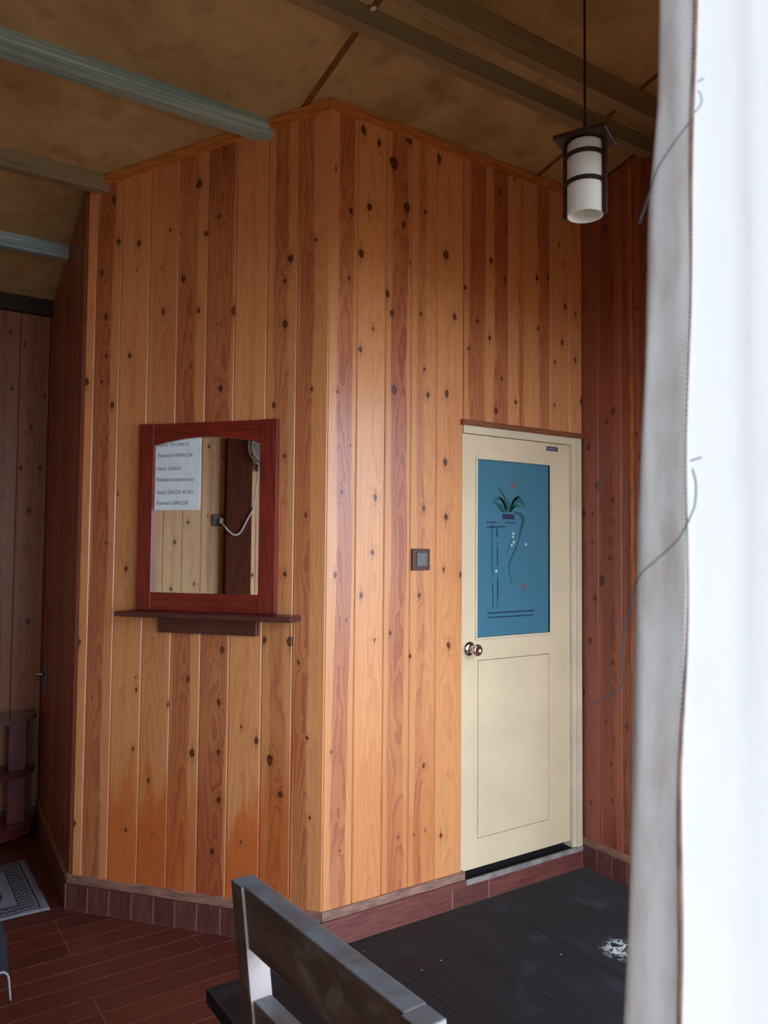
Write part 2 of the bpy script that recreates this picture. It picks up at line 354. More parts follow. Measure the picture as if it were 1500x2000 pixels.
KN = {
'A0': [(.013, 2.347, .0129), (.007, 1.168, .0107), (.009, .368, .0083)],
'A1': [(.085, 3.178, .0113), (.114, 2.982, .0105), (.029, 2.844, .0105), (.058, 2.642, .0097), (.064, 2.46, .008), (.043, 2.344, .0064), (.1, 2.234, .0112), (.035, .927, .0053), (.077, 2.083, .0052), (.09, 1.614, .0058)],
'A2': [(.089, 2.961, .0104), (.055, 2.454, .0095), (.079, 2.842, .0032), (.118, .722, .0067), (.126, .975, .0067), (.123, 1.028, .0045), (.089, .368, .0067), (.008, 1.834, .0058), (.061, 1.501, .0082)],
'A3': [(.099, 3.005, .0063), (.074, 2.641, .0094), (.065, 2.839, .0032), (.139, .921, .0081), (.05, .592, .0074), (.073, .372, .0044)],
'A4': [(.097, 3.197, .0141), (.011, 2.989, .0039), (.135, 2.972, .0093), (.027, 2.782, .0109), (.104, 2.635, .0085), (.071, 2.391, .0062), (.087, 1.035, .0095), (.115, .725, .0131)],
'A5': [(.053, 3.041, .0077), (.132, 2.617, .0137), (.075, 2.285, .0099), (.048, 2.562, .0046), (.105, 1.168, .0108), (.092, .949, .0094), (.096, .738, .01), (.1, .542, .01), (.073, .326, .0093), (.006, .524, .0043)],
'A6': [(.062, .852, .0057), (.132, .802, .0106), (.068, .38, .0042)],
'A7': [(.106, 2.818, .0127), (.08, 2.724, .0075), (.085, 2.542, .0127), (.039, 2.199, .009), (.012, 1.216, .0106), (.127, 1.215, .0155), (.044, .726, .0148), (.093, .594, .0112), (.09, 1.985, .0078), (.101, 1.491, .0077)],
'A8': [(.072, 2.259, .0066), (.08, 2.887, .0074), (.087, .513, .0055), (.071, .829, .0056), (.028, 1.133, .0063), (.052, 1.736, .0059)],
'B0': [(.101, 3.03, .0094), (.098, 2.74, .0079), (.027, 3.194, .0057), (.046, 2.253, .0059), (.111, 2.032, .0052), (.072, 1.836, .0085), (.046, 1.492, .0074), (.101, 1.304, .0064), (.081, .372, .0038), (.034, .772, .0047)],
'B1': [(.022, 3.399, .014), (.103, 3.367, .0119), (.055, 3.071, .0125), (.014, 2.858, .0138), (.079, 2.545, .0069), (.016, 2.444, .0098), (.098, 1.819, .0098), (.087, 1.585, .0076), (.032, 1.406, .0097), (.1, 1.214, .0054)],
'B2': [(.119, 3.426, .0145), (.035, 3.3, .0211), (.108, 3.119, .0167), (.09, 3.038, .0098), (.127, 2.871, .0053), (.007, 2.711, .0108), (.032, 2.629, .0109), (.046, 2.292, .0139), (.036, 1.238, .0077), (.086, .368, .004)],
'B3': [(.072, 3.123, .01), (.05, 2.653, .0072), (.072, 2.405, .0072), (.092, 2.291, .0096), (.074, 1.781, .008), (.051, 1.397, .0079), (.005, 1.134, .0067), (.03, .363, .0041), (.082, .649, .0064), (.093, .37, .0037)],
'B4': [(.005, 3.392, .0141), (.049, 2.953, .0157), (.101, 2.673, .0107), (.057, 2.311, .0114), (.05, 1.997, .0113), (.057, 1.746, .0116), (.045, 1.508, .0081), (.141, 1.484, .0082), (.075, 1.167, .0104), (.036, .329, .0093)],
'B5': [(.006, 2.822, .0083), (.08, 2.675, .0084), (.026, 2.536, .0066)], 'B7': [(.04, 3.425, .0059), (.048, 2.316, .0086)],
'B8': [(.108, 3.452, .0087), (.05, 2.961, .0103), (.126, 2.98, .0087), (.057, 2.704, .008)], 'B10': [(.046, 2.825, .0083), (.045, 2.587, .0092), (.087, 2.372, .0092)],
'E0': [(.049, 2.133, .0134), (.104, 1.929, .0151), (.014, 1.79, .0125), (.076, 1.785, .0076), (.07, 1.64, .0076), (.086, 1.359, .0132), (.052, 1.137, .0133), (.006, .882, .0134), (.055, .331, .0094)],
'E1': [(.094, 2.292, .013), (.058, 2.247, .0094), (.087, 1.85, .0111), (.072, 1.56, .0111), (.017, 1.448, .0206), (.083, 1.049, .011), (.041, .746, .0083), (.071, .554, .0092), (.079, .377, .0109), (.051, 3.233, .0152)],
'E2': [(.023, .752, .0126), (.045, .288, .0107)], 'E3': [(.079, 3.532, .0146), (.029, 3.264, .0137), (.099, 2.983, .0144)],
'D16': [(.019, 2.045, .0117), (.122, 2.051, .0105), (.07, 1.798, .0117), (.083, 1.163, .013), (.021, 2.765, .009), (.137, 2.474, .008), (.069, 2.284, .010)],
'D15': [(.088, 2.822, .009), (.104, 2.498, .008), (.05, 1.55, .009)],
}
# heartwood band (from, to as shares of the width, strength) and value of each board
BD = {'A0': (.2, .3, .2, 1.06), 'A1': (.03, .66, .95, .95), 'A2': (.4, .6, .15, 1.0), 'A3': (.1, .9, .25, .95), 'A4': (.04, .64, .8, .95), 'A5': (-.1, .86, .95, .92),
      'A6': (.45, .6, .2, 1.04), 'A7': (.25, .72, .6, .92), 'A8': (.05, .5, .9, 1.0),
      'B0': (.34, .86, .85, 1.02), 'B1': (.5, .55, .15, 1.1), 'B2': (.22, .82, .85, 1.02), 'B3': (.22, .5, .55, 1.04), 'B4': (.4, .5, .1, 1.1),
      'B5': (.2, .92, .8, 1.0), 'B6': (.3, .95, .9, 1.0), 'B7': (.5, .72, .7, 1.02), 'B8': (.42, 1.0, .8, 1.0), 'B9': (.1, .2, .2, 1.05), 'B10': (.4, .5, .15, 1.06)}

def plank(parent, key, x0, wd, z0, zl, zr, mat, y=0.0, name='plank'):
    g, c, t = .0006, (.009 if key[0] == 'C' else .0042), .014
    prof = [(g, t), (g, c), (g+c, 0), (wd-g-c, 0), (wd-g, c), (wd-g, t)]
    b = B(); lo = [b.bm.verts.new((px, py, z0)) for px, py in prof]
    hi = [b.bm.verts.new((px, py, zl + (zr-zl)*px/wd)) for px, py in prof]
    b.bm.faces.new(lo); b.bm.faces.new(hi[::-1])
    for i in range(6): b.bm.faces.new((lo[i], lo[(i+1) % 6], hi[(i+1) % 6], hi[i]))
    o = b.obj(name, mat, parent, loc=(x0, y, 0))
    rnd = random.Random(hash(key) % 1000 if False else sum(ord(ch)*(i+3) for i, ch in enumerate(key)))
    kn = KN.get(key)
    if kn is None:
        kn = [(rnd.uniform(.015, wd-.015), z0 + (zl-z0)*(i+rnd.random())/7, rnd.uniform(.005, .012)) for i in range(7)]
    for i in range(NK): o['k%d' % i] = list(kn[i]) if i < len(kn) else [9.0, 99.0, .001]
    bd = BD.get(key) or (rnd.uniform(0, .4), rnd.uniform(.5, 1), rnd.uniform(.1, .8), rnd.uniform(.92, 1.06) if key[0] != 'C' else rnd.uniform(.6, 1.05))
    o['band'] = [bd[0]*wd, bd[1]*wd, bd[2]]
    o['stain'] = {'A2': .9, 'A3': 1.0, 'A4': .7, 'A5': .25, 'A6': 1.0, 'A7': .9, 'B1': .3, 'B2': .25, 'B3': .3}.get(key, 0.0)
    o['tone'] = [bd[3], wd*rnd.uniform(.35, .65), rnd.uniform(0, 60)]
    return o

def wall(name, p0, p1, z0, bounds, key, mat, label, zmin=.147, holes=None, ykey=None, ext=(0, 0)):
    """backing slab from p0 to p1 (left to right seen from the room) with its boards as children"""
    dx, dy = p1[0]-p0[0], p1[1]-p0[1]; L = math.hypot(dx, dy); a = math.atan2(dy, dx)
    zf = lambda x: roofz(p0[0]+dx*x/L, p0[1]+dy*x/L) + .01
    b = B()
    if holes:
        (h0, h1, hz0, hz1) = holes
        for xa, xb, za, zb in ((-ext[0], h0, z0, None), (h1, L+ext[1], z0, None), (h0, h1, hz1, None), (h0, h1, z0, hz0)):
            if xb-xa < 1e-4 or (zb is not None and zb-za < 1e-4): continue
            if zb is None: b.prism([(xa, za), (xb, za), (xb, zf(xb)), (xa, zf(xa))], .012, .07)
            else: b.box((xa, .012, za), (xb, .07, zb))
    else: b.prism([(-ext[0], z0), (L+ext[1], z0), (L+ext[1], zf(L+ext[1])), (-ext[0], zf(-ext[0]))], .012, .07)
    o = struct(b.obj(name, 'backing', loc=(p0[0], p0[1], 0), rotz=a), label)
    for i, (xa, xb) in enumerate(zip(bounds, bounds[1:])):
        zz = zmin(xa, xb) if callable(zmin) else zmin
        yy = ykey(xa, xb) if ykey else 0.0
        if zz is None: continue
        plank(o, key + str(i), xa, xb-xa, zz, zf(xa)-.03, zf(xb)-.03, mat, yy)
    return o, L, a, zf

# wall with the door
BB = [0, .14, .285, .423, .566, .7215, .855, .997, 1.14, 1.28, 1.42, XE]
wallB, LBw, aB, zB = wall('wall_back', (0, 0), (XE, 0), 0, BB, 'B', 'pine', 'knotty pine board wall around the cream door',
                          zmin=lambda a, b: .147 if a < .72 else 2.20, holes=(.7215, 1.505, .085, 2.185), ykey=lambda a, b: 0 if a < .72 else -.006, ext=(0, .07))
# slanted wall with the mirror
LA = math.hypot(*AE)
AB = [LA-s for s in (1.185, 1.135, 1.003, .855, .711, .567, .43, .28, .143, 0.)]
wallA, LAw, aA, zA = wall('wall_center', AE, (0, 0), 0, AB, 'A', 'pine', 'knotty pine board wall carrying the red framed mirror')
# side wall beyond it, right wall, back wall, wall seen in the mirror
LC = math.hypot(AE[0]-CD[0], AE[1]-CD[1])
CB = [i*LC/8 for i in range(9)]
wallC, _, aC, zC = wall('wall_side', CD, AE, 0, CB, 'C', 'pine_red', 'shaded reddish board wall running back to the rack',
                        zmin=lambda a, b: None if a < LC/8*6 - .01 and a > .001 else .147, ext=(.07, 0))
EB = [0, .112, .256, .314, .33, .47, .612, .754, .896, 1.038, 1.2]
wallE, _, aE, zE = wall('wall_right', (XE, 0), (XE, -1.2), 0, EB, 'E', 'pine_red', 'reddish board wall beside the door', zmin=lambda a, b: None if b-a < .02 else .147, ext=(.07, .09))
DB = [(-.69-XL) - .159 - .142*i for i in range(16, -1, -1)]; DB = [v for v in DB if v > 0]; DB = [0]+DB+[-.69-XL]
while len(DB) > 18: DB.pop(1)
nD = len(DB)-1
for i in (15, 16):
    if nD-1-(16-i) != i: KN['D%d' % (nD-1-(16-i))] = KN['D%d' % i]
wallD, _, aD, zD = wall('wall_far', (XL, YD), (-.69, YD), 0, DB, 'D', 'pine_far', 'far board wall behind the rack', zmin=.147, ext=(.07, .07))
LL = YD - W1[1]
wallL, _, aL, zL = wall('wall_left', (XL, W1[1]), (XL, YD), 0, [LL/41*i for i in range(42)], 'L', 'pine_pale', 'pale board wall reflected in the mirror', ext=(.09, .07))
# window wall beside the camera: solid ends, head, and a wide opening
b = B(); LW = math.hypot(W1[0]-W0[0], W1[1]-W0[1]); aW = math.atan2(W1[1]-W0[1], W1[0]-W0[0])
zW = lambda x: roofz(0, W0[1]+(W1[1]-W0[1])*x/LW) + .01
OP = (.30, 3.95, .06, 2.55)
for xa, xb, za in ((0, OP[0], 0), (OP[1], LW, 0), (OP[0], OP[1], OP[3])):
    b.prism([(xa, za), (xb, za), (xb, zW(xb)), (xa, zW(xa))], 0, .08)
b.box((OP[0], 0, 0), (OP[1], .08, OP[2]))
struct(b.obj('wall_front', 'trim', loc=(W0[0], W0[1], 0), rotz=aW), 'window wall with the wide opening')
b = B()
for x in (OP[0], OP[0]+1.32, OP[0]+2.64, OP[1]): b.box((x-.025, .0, OP[2]), (x+.025, .08, OP[3]))
b.box((OP[0], 0, OP[3]-.05), (OP[1], .08, OP[3]))
struct(b.obj('window_1', 'trim', loc=(W0[0], W0[1], 0), rotz=aW), 'wooden frame of the wide opening')

# roof sheets, joints, outside ground
def roof_piece(name, x0, x1, y0, y1, mat, off0, off1):
    b = B(); v = [b.bm.verts.new((x, y, roofz(x, y)+o)) for o in (off0, off1) for x, y in ((x0, y0), (x1, y0), (x1, y1), (x0, y1))]
    for q in ((0, 1, 2, 3), (7, 6, 5, 4), (0, 4, 5, 1), (1, 5, 6, 2), (2, 6, 7, 3), (3, 7, 4, 0)): b.bm.faces.new([v[i] for i in q])
    return b.obj(name, mat)
ceil = struct(roof_piece('ceiling', XL-.1, XE+.1, W1[1]-.2, YD+.1, 'roof_joint', .002, .05), 'sloping stained plywood ceiling')
for i in range(-3, 2):
    x0 = -.083 + 1.275*i; o = roof_piece('ceiling_sheet', max(x0+.014, XL-.1), min(x0+1.261, XE+.1), W1[1]-.2, YD+.1, 'roof', 0, .004); o.parent = ceil
b = B(); b.box((-9, -14, -.35), (12, 6, -.30)); struct(b.obj('ground_outside', 'soil'), 'bare brown ground outside the opening')

# floor: grout slab with wood-look planks
b = B(); b.prism([(XL, W1[1]), W0, (XE, 0), (0, 0), AE, CD, (-.69, YD), (XL, YD)], -.12, -.0005, axis='z')
floor = struct(b.obj('floor', 'floor_grout'), 'red-brown wood-look tiled floor')
def inside(x, y):
    if y > 0 and x > AE[0] + .08*(y > AE[1]) and not (y < AE[1] and x < AE[0]*y/AE[1]): return False
    return (Vector((x, y))-WA).dot(WN) > -.02
meshes = {}
PR = .1125
for row in range(-31, 19):
    y0 = .2 + .0655 + row*PR
    if y0+PR < W1[1] or y0 > YD: continue
    sh = ((row+1)//3 % 2)*.45
    for k in range(-4, 4):
        xa = -.39 + sh + .9*k; xb = xa + .9
        xa, xb = max(xa, XL), min(xb, XE)
        if xb-xa < .02: continue
        # keep only what lies inside the room
        ym = min(y0+PR/2, YD-.01)
        ok = [x for x in [xa+(xb-xa)*i/30 for i in range(31)] if inside(x, ym)]
        if not ok: continue
        lo, hi = min(ok), max(ok); 
        if hi < xb-.02: hi = min(xb, hi+.12)
        else: hi = xb
        lo = xa if lo < xa+.04 else lo
        L_ = round(hi-lo, 3)
        if L_ < .03: continue
        y1 = min(y0+PR, YD)
        key = (L_, round(y1-y0, 3))
        if key not in meshes:
            bb = B(); bb.box((.0012, .0016, -.01), (L_-.0012, key[1]-.0016, 0)); o = bb.obj('floor_plank', 'floor', floor); meshes[key] = o.data
        else:
            o = bpy.data.objects.new('floor_plank', meshes[key]); COL.objects.link(o); o.parent = floor
        o.location = (lo, y0, 0)

# skirting: tiles with a timber strip above
def skirting(name, parent_loc, a, L, joints, ztop, tile, label, strip=(0, None), strip_y=-.010, tz=.109):
    b = B(); b.box((joints[0], -.0144, 0), (joints[-1], .013, tz-.001))
    o = struct(b.obj(name, 'grout', loc=(parent_loc[0], parent_loc[1], 0), rotz=a), label)
    for xa, xb in zip(joints, joints[1:]):
        t = B(); t.box((.0018, -.015, .001), (xb-xa-.0018, -.002, tz)); t.obj('skirting_tile', tile, o, loc=(xa, 0, 0))
    if strip:
        s = B(); s.box((strip[0], strip_y, .110), (strip[1] or L, .013, .147)).bevel(.002, 1); s.obj('timber_strip', 'strip', o)
    return o
skirting('baseboard_center', AE, aA, LA, [LA-s for s in (1.2, 1.088, .979, .868, .758, .656, .551, .442, .331, .221, .11, -.006)], .109, 'tile', 'brown tile skirting under the mirror wall')
skirting('baseboard_side', CD, aC, LC, [0, .15, .3, .45, .6, .75, .9, 1.05, LC+.004], .109, 'tile', 'dark tile skirting of the side wall')
skirting('baseboard_far', (XL, YD), 0, -.69-XL, [0, .4, .8, 1.2, 1.6, 2.0, -.69-XL], .109, 'tile', 'tile skirting behind the rack')
skirting('baseboard_right', (XE, 0), aE, 1.2, [.015, .105, .197, .289, .381, .473, .565, .657, .749, .841, .933, 1.025, 1.19], .109, 'tile', 'dark tile skirting beside the door')
o = skirting('baseboard_back', (0, 0), 0, XE, [-.006, .659, .871, XE-.001], .084, 'tile_long', 'brown long-tile riser below the door', strip=None, tz=.084)
b = B(); b.box((-.006, -.015, .084), (.735, -.002, .109)); b.obj('skirting_tile', 'tile_long', o)
b = B(); b.box((-.006, -.012, .110), (.735, .013, .147)).bevel(.002, 1); b.obj('timber_strip', 'strip', o)
b = B(); b.box((.738, -.018, .084), (XE-.012, -.004, .107)).bevel(.002, 1); b.obj('threshold', 'threshold', o)

# top mouldings
def along(name, p0, p1, off, h, dep, mat, label):
    dx, dy = p1[0]-p0[0], p1[1]-p0[1]; L = math.hypot(dx, dy); a = math.atan2(dy, dx)
    z0, z1 = roofz(*p0)-.001, roofz(*p1)-.001; b = B()
    b.prism([(0, z0-h), (L, z1-h), (L, z1), (0, z0)], -dep, .012)
    b.prism([(0, z0-h*.5), (L, z1-h*.5), (L, z1), (0, z0)], -dep-.006, -dep+.001)
    return struct(b.obj(name, mat, loc=(p0[0], p0[1], 0), rotz=a), label)
along('trim_1', (-.012, 0), (XE, 0), 0, .042, .012, 'trim', 'pine moulding along the top of the door wall')
along('trim_2', (AE[0]+.02, AE[1]-.024), (0, 0), 0, .042, .012, 'trim', 'pine moulding along the top of the mirror wall')
b = B(); b.box((.705, -.020, 2.176), (XE+.0, .012, 2.201)).bevel(.003, 1); struct(b.obj('trim_3', 'trim_dark'), 'dark strip above the door')
b = B(); b.prism([(.314, .147), (.33, .147), (.33, zE(.33)-.03), (.314, zE(.314)-.03)], -.010, .012); struct(b.obj('trim_4', 'trim_v', loc=(XE, 0, 0), rotz=aE), 'upright batten on the reddish wall')

# ------------------------------------------------------------------ roof purlins
def purlin(y, x0, x1, h, wd, mat, label, lip=.014, flip=False):
    z = roofz(0, y) - .001; t = .004
    zb = z - h
    o = thing('purlin', label, 'purlin', (x0, y, zb))
    L = x1-x0
    b = B(); b.box((0, 0, 0), (L, t, h)); b.obj('web', mat, o)
    b = B(); b.box((0, t, 0), (L, wd, t)); b.obj('bottom_flange', mat, o)
    b = B(); b.box((0, t, h-t-.004), (L, wd, h-.004)) ; bb = b
    for v in bb.bm.verts: v.co.z -= KS*v.co.y
    bb.obj('top_flange', mat, o)
    b = B(); b.box((0, wd-t, t), (L, wd, t+lip)); b.obj('lip', mat, o)
    if mat == 'galv':
        for q in (.3, .62): b = B(); b.box((0, -.003, h*q-.006), (L, 0, h*q+.006)); b.obj('rib', mat, o)
    return o
def xA(y): return -y/math.tan(TH) - .006
def xC(y): return AE[0] + (CD[0]-AE[0])*(y-AE[1])/(CD[1]-AE[1]) - .004
purlin(.205, XL, xA(.205)+.03, .086, .05, 'galv', 'shiny galvanised steel purlin running into the mirror wall')
purlin(.83, XL, xA(.83)+.03, .078, .05, 'dull', 'dull steel purlin ending at the outer edge of the mirror wall')
purlin(1.445, XL, xC(1.445)+.01, .072, .05, 'galv', 'small bluish steel purlin meeting the shaded side wall')
tag(purlin(2.035, XL, xC(2.04)+.005, .09, .05, 'blacksteel', 'black steel beam along the top of the far wall'), 'black steel beam along the top of the far wall', 'beam')
pq = purlin(-.45, XL, XE, .075, .055, 'dull', 'dusty steel purlin with a small white clip above the pine corner')
b = B(); b.lathe([(.0001, -.016), (.006, -.012), (.008, 0), (.005, .012), (.0001, .018)], Matrix.Rotation(.9, 4, 'Y')); cl = b.obj('clip', 'white_metal', pq, smooth=True, loc=(-.089-XL, -.009, .066))
purlin(-.635, XL, XE, .105, .05, 'dull', 'deep dusty steel purlin nearest the hanging lamp')
purlin(-1.25, XL, 1.40, .075, .05, 'dull', 'steel purlin above the dark table')
purlin(-2.0, XL, .05, .075, .05, 'dull', 'steel purlin near the window wall')

# ------------------------------------------------------------------ door
DX0, DX1, DZ0, DZ1 = .7256, 1.4363, .138, 2.138
door = thing('door_1', 'cream door with a blue printed glass pane and chrome knob', 'door', (0, 0, 0)); door['kind'] = 'structure'; del door['category']
y0, y1 = .012, .047
gx0, gx1, gz0, gz1 = .818, 1.295, 1.190, 2.026
px0, px1, pz0, pz1 = .826, 1.312, .262, 1.090
def ring(b, o, i, ya, yb):
    (a0, a1, c0, c1), (p0, p1, q0, q1) = o, i
    b.box((a0, ya, c0), (p0, yb, c1)); b.box((p1, ya, c0), (a1, yb, c1)); b.box((p0, ya, c0), (p1, yb, q0)); b.box((p0, ya, q1), (p1, yb, c1))
for nm, a_, c_ in (('stile', (DX0, DZ0), (gx0, DZ1)), ('stile', (gx1, DZ0), (DX1, DZ1)), ('top_rail', (gx0, gz1), (gx1, DZ1)), ('lock_rail', (gx0, pz1), (gx1, gz0)), ('bottom_rail', (gx0, DZ0), (gx1, pz0))):
    b = B(); b.box((a_[0], y0, a_[1]), (c_[0], y1, c_[1])); b.obj(nm, 'cream', door)
b = B(); b.box((gx0, y0+.016, pz0), (gx1, y1, pz1)); ring(b, (gx0, gx1, pz0, pz1), (px0, px1-.022, pz0+.006, pz1-.006), y0+.0012, y0+.02)
b.box((px0+.003, y0+.0008, pz0+.009), (px1-.025, y0+.02, pz1-.009)); b.obj('panel', 'cream', door)
b = B(); ring(b, (gx0-.012, gx1+.012, gz0-.012, gz1+.012), (gx0, gx1, gz0, gz1), y0-.006, y0+.01); b.bevel(.0015, 1); b.obj('glazing_bead', 'cream_frame', door)
pane = B(); pane.box((gx0-.002, y0+.008, gz0-.002), (gx1+.002, y0+.014, gz1+.002)); pane = pane.obj('glass_pane', 'pane', door)
# printed picture on the pane
YP = y0 + .0072
def strip(name, pts, widths, mat, parent, y=YP):
    b = B(); P = [Vector((p[0], p[1])) for p in pts]; lft, rgt = [], []
    for i, p in enumerate(P):
        t = (P[min(i+1, len(P)-1)]-P[max(i-1, 0)]).normalized(); nn = Vector((-t.y, t.x)); wv = widths[i]/2
        lft.append(p+nn*wv); rgt.append(p-nn*wv)
    out = [tuple(v) for v in lft] + [tuple(v) for v in rgt[::-1]]
    for a in range(len(P)-1):
        b.prism([tuple(lft[a]), tuple(lft[a+1]), tuple(rgt[a+1]), tuple(rgt[a])], y, y+.0009)
    return b.obj(name, mat, parent)
def curve(p, k=9):
    if len(p) == 2: return [Vector(p[0]).lerp(Vector(p[1]), i/(k-1)) for i in range(k)]
    P = [Vector(q) for q in p]; P = [P[0]*2-P[1]] + P + [P[-1]*2-P[-2]]; out = []
    for i in range(1, len(P)-2):
        for j in range(k):
            t = j/k; a, b_, c, d = P[i-1:i+3]
            out.append(.5*((2*b_)+(c-a)*t+(2*a-5*b_+4*c-d)*t*t+(3*b_-a-3*c+d)*t**3))
    return out + [P[-2]]
for p in ([(1.001, 1.781), (.967, 1.813), (.917, 1.828)], [(1.006, 1.785), (.995, 1.827), (.956, 1.857)], [(1.018, 1.781), (1.0, 1.848), (.961, 1.895)], [(1.029, 1.782), (1.052, 1.833), (1.104, 1.868)],
          [(1.035, 1.782), (1.086, 1.839), (1.145, 1.805)], [(1.04, 1.786), (1.069, 1.813), (1.116, 1.812)], [(.995, 1.781), (.972, 1.793), (.95, 1.813)], [(1.023, 1.782), (1.024, 1.815), (1.023, 1.849)],
          [(1.012, 1.782), (.978, 1.84), (.93, 1.84)], [(1.03, 1.782), (1.07, 1.85), (1.12, 1.845)]):
    c = curve(p); k = len(c); strip('printed_leaf', c, [.0125*math.sin(math.pi*min(.98, (i+.8)/k))**.6 + .001 for i in range(k)], 'leaf', pane)
c = curve([(1.058, 1.785), (1.104, 1.771), (1.121, 1.742), (1.104, 1.695), (1.081, 1.622), (1.041, 1.558), (1.027, 1.504), (1.05, 1.436)]); k = len(c)
strip('printed_stem', c, [.004+.016*math.exp(-((i/k-.22)/.16)**2)*(1 if i > 2 else .5)+.004*math.sin(i/k*3.1) for i in range(k)], 'leaf', pane)
strip('printed_stem', curve([(1.064, 1.609), (1.075, 1.598), (1.092, 1.597)]), [.004]*19, 'leaf', pane)
strip('printed_stem', curve([(1.052, 1.66), (1.03, 1.62), (1.016, 1.59)]), [.0035]*19, 'leaf', pane)
b = B(); b.box((.983, YP, 1.747), (1.061, YP+.0009, 1.772)); b.obj('printed_pot', 'pot', pane)
def bar(p0, p1, wv): strip('printed_line', [p0, p1], [wv, wv], 'lineblue', pane)
for p0, p1, wv in (((.883, 1.729), (.95, 1.731), .005), ((1.001, 1.729), (1.07, 1.731), .005), ((.883, 1.706), (1.002, 1.711), .007), ((.889, 1.299), (1.197, 1.301), .0065), ((.89, 1.279), (1.191, 1.279), .0055),
                   ((.917, 1.722), (.919, 1.47), .0045), ((.922, 1.44), (.925, 1.32), .0055), ((.949, 1.7), (.950, 1.66), .008), ((.952, 1.61), (.953, 1.52), .006), ((.954, 1.46), (.955, 1.363), .008)): bar(p0, p1, wv)
for z in (1.63, 1.475, 1.352, 1.34, 1.326): strip('printed_line', [(.952, z), (.953, z-.007)], [.007, .007], 'lineblue', pane)
for x, z in ((1.057, 1.918), (1.128, 1.422)):
    b = B()
    for s in (-1, 1):
        b.prism([(x, z-.004), (x+s*.020, z+.018), (x+s*.024, z+.006), (x+s*.006, z-.002)], YP, YP+.0009)
        b.prism([(x, z-.004), (x+s*.014, z-.008), (x+s*.012, z-.022), (x+s*.002, z-.012)], YP, YP+.0009)
    b.obj('printed_butterfly', 'butterfly', pane)
for x, z in ((1.055, 1.679), (1.052, 1.662), (1.058, 1.637), (1.045, 1.622), (1.139, 1.627), (.945, 1.498)):
    b = B(); b.prism([(x-.008, z-.006), (x+.008, z-.005), (x+.003, z+.006), (x-.002, z+.008)], YP, YP+.0009); b.obj('printed_flower', 'flower', pane)
# knob, sticker
K = Matrix.Translation((.772, y0, 1.141)) @ Matrix.Rotation(math.radians(90), 4, 'X')
b = B(); b.lathe([(.0001, 0), (.034, 0), (.035, .003), (.032, .009), (.022, .014), (.0145, .018), (.0145, .03)], K); kn = b.obj('knob_rose', 'chrome', door, smooth=True)
b = B(); b.lathe([(.0145, .028), (.0155, .036), (.021, .042), (.0265, .050), (.0275, .058), (.025, .066), (.018, .0675), (.011, .064), (.0001, .063)], K); b.obj('knob', 'chrome', door, smooth=True)
b = B(); b.box((1.273, y0-.0012, 2.100), (1.353, y0, 2.122)); st = b.obj('sticker', 'sticker', door, )
for i in range(5): b = B(); b.box((1.280+i*.0125, y0-.0016, 2.106), (1.287+i*.0125, y0-.0011, 2.116)); b.obj('sticker_mark', 'stickerm', st)
# frame
fr = thing('trim_5', 'pale cream door frame', 'frame'); fr['kind'] = 'structure'; del fr['category']
b = B(); b.box((1.4385, -.004, .107), (1.466, .06, 2.14)); b.box((1.466, -.012, .107), (1.503, .06, 2.176)); b.obj('jamb', 'cream_frame', fr)
b = B(); b.box((.7225, -.004, 2.1405), (1.466, .06, 2.176)); b.obj('head', 'cream_frame', fr)
b = B(); b.box((.7222, .055, .09), (1.503, .10, 2.176)); b.box((.7222, -.003, .0845), (1.436, .056, .090)); struct(b.obj('door_gap_shade', 'dark'), 'near-black slab painted as the shade behind the door')  # near-black slab paints the shade in the gap under and behind the door

# light switch
sw = thing('light_switch', 'brown square light switch with a grey rocker left of the door', 'switch', (.4745, 0, 1.5545))
b = B(); b.box((-.047, -.016, -.047), (.047, 0, .047)).bevel(.003, 2); b.obj('plate', 'brown_plastic', sw)
b = B(); b.box((-.028, -.021, -.030), (.028, -.014, .030)).bevel(.002, 1); b.obj('rocker', 'grey_plastic', sw)

# ------------------------------------------------------------------ boarded door of the side wall with its lever handle
d2 = thing('door_2', 'flush boarded door in the shaded side wall', 'door', (CD[0], CD[1], 0), aC); d2['kind'] = 'structure'; del d2['category']
for i in range(1, 6): plank(d2, 'C' + str(i), CB[i], CB[i+1]-CB[i], .147, zC(CB[i])-.03, zC(CB[i+1])-.03, 'pine_red', .0, 'door_board')
hx = 2.10-1.84
b = B(); b.box((hx-.022, -.014, .79), (hx+.022, 0, .945)).bevel(.003, 1); hp = b.obj('handle_plate', 'handle_steel', d2)
b = B(); b.tube([(hx, -.004, .895), (hx, -.045, .895), (hx-.03, -.050, .893), (hx-.10, -.048, .888)], [.009, .009, .009, .008], 10); b.obj('lever', 'chrome', hp, smooth=True)

# ------------------------------------------------------------------ mirror with shelf, in the frame of the mirror wall (x from the far end)
mir = thing('wall_mirror', 'red mahogany framed wall mirror with arched top and narrow shelf', 'mirror', (AE[0], AE[1], 0), aA)
sx = lambda s: LA - s
O0, O1, OZ0, OZ1 = sx(.868), sx(.211), 1.325, 2.137
I0, I1, IZ0 = sx(.797), sx(.288), 1.403
FY = -.032
for xa, xb in ((O0, I0), (I1, O1)):
    b = B(); b.box((xa, FY, OZ0), (xb, 0, OZ1)).bevel(.003, 2); st = b.obj('stile', 'mahogany', mir)
    for zz in (OZ0+.045, OZ1-.045):
        b = B(); b.lathe([(.0001, .0035), (.004, .003), (.005, 0)], Matrix.Translation(((xa+xb)/2, FY, zz)) @ Matrix.Rotation(math.radians(90), 4, 'X'), 12); b.obj('plug', 'walnut', st)
b = B(); b.box((I0, FY+.004, OZ0), (I1, 0, IZ0)).bevel(.002, 1); b.obj('bottom_rail', 'mahogany_h', mir)
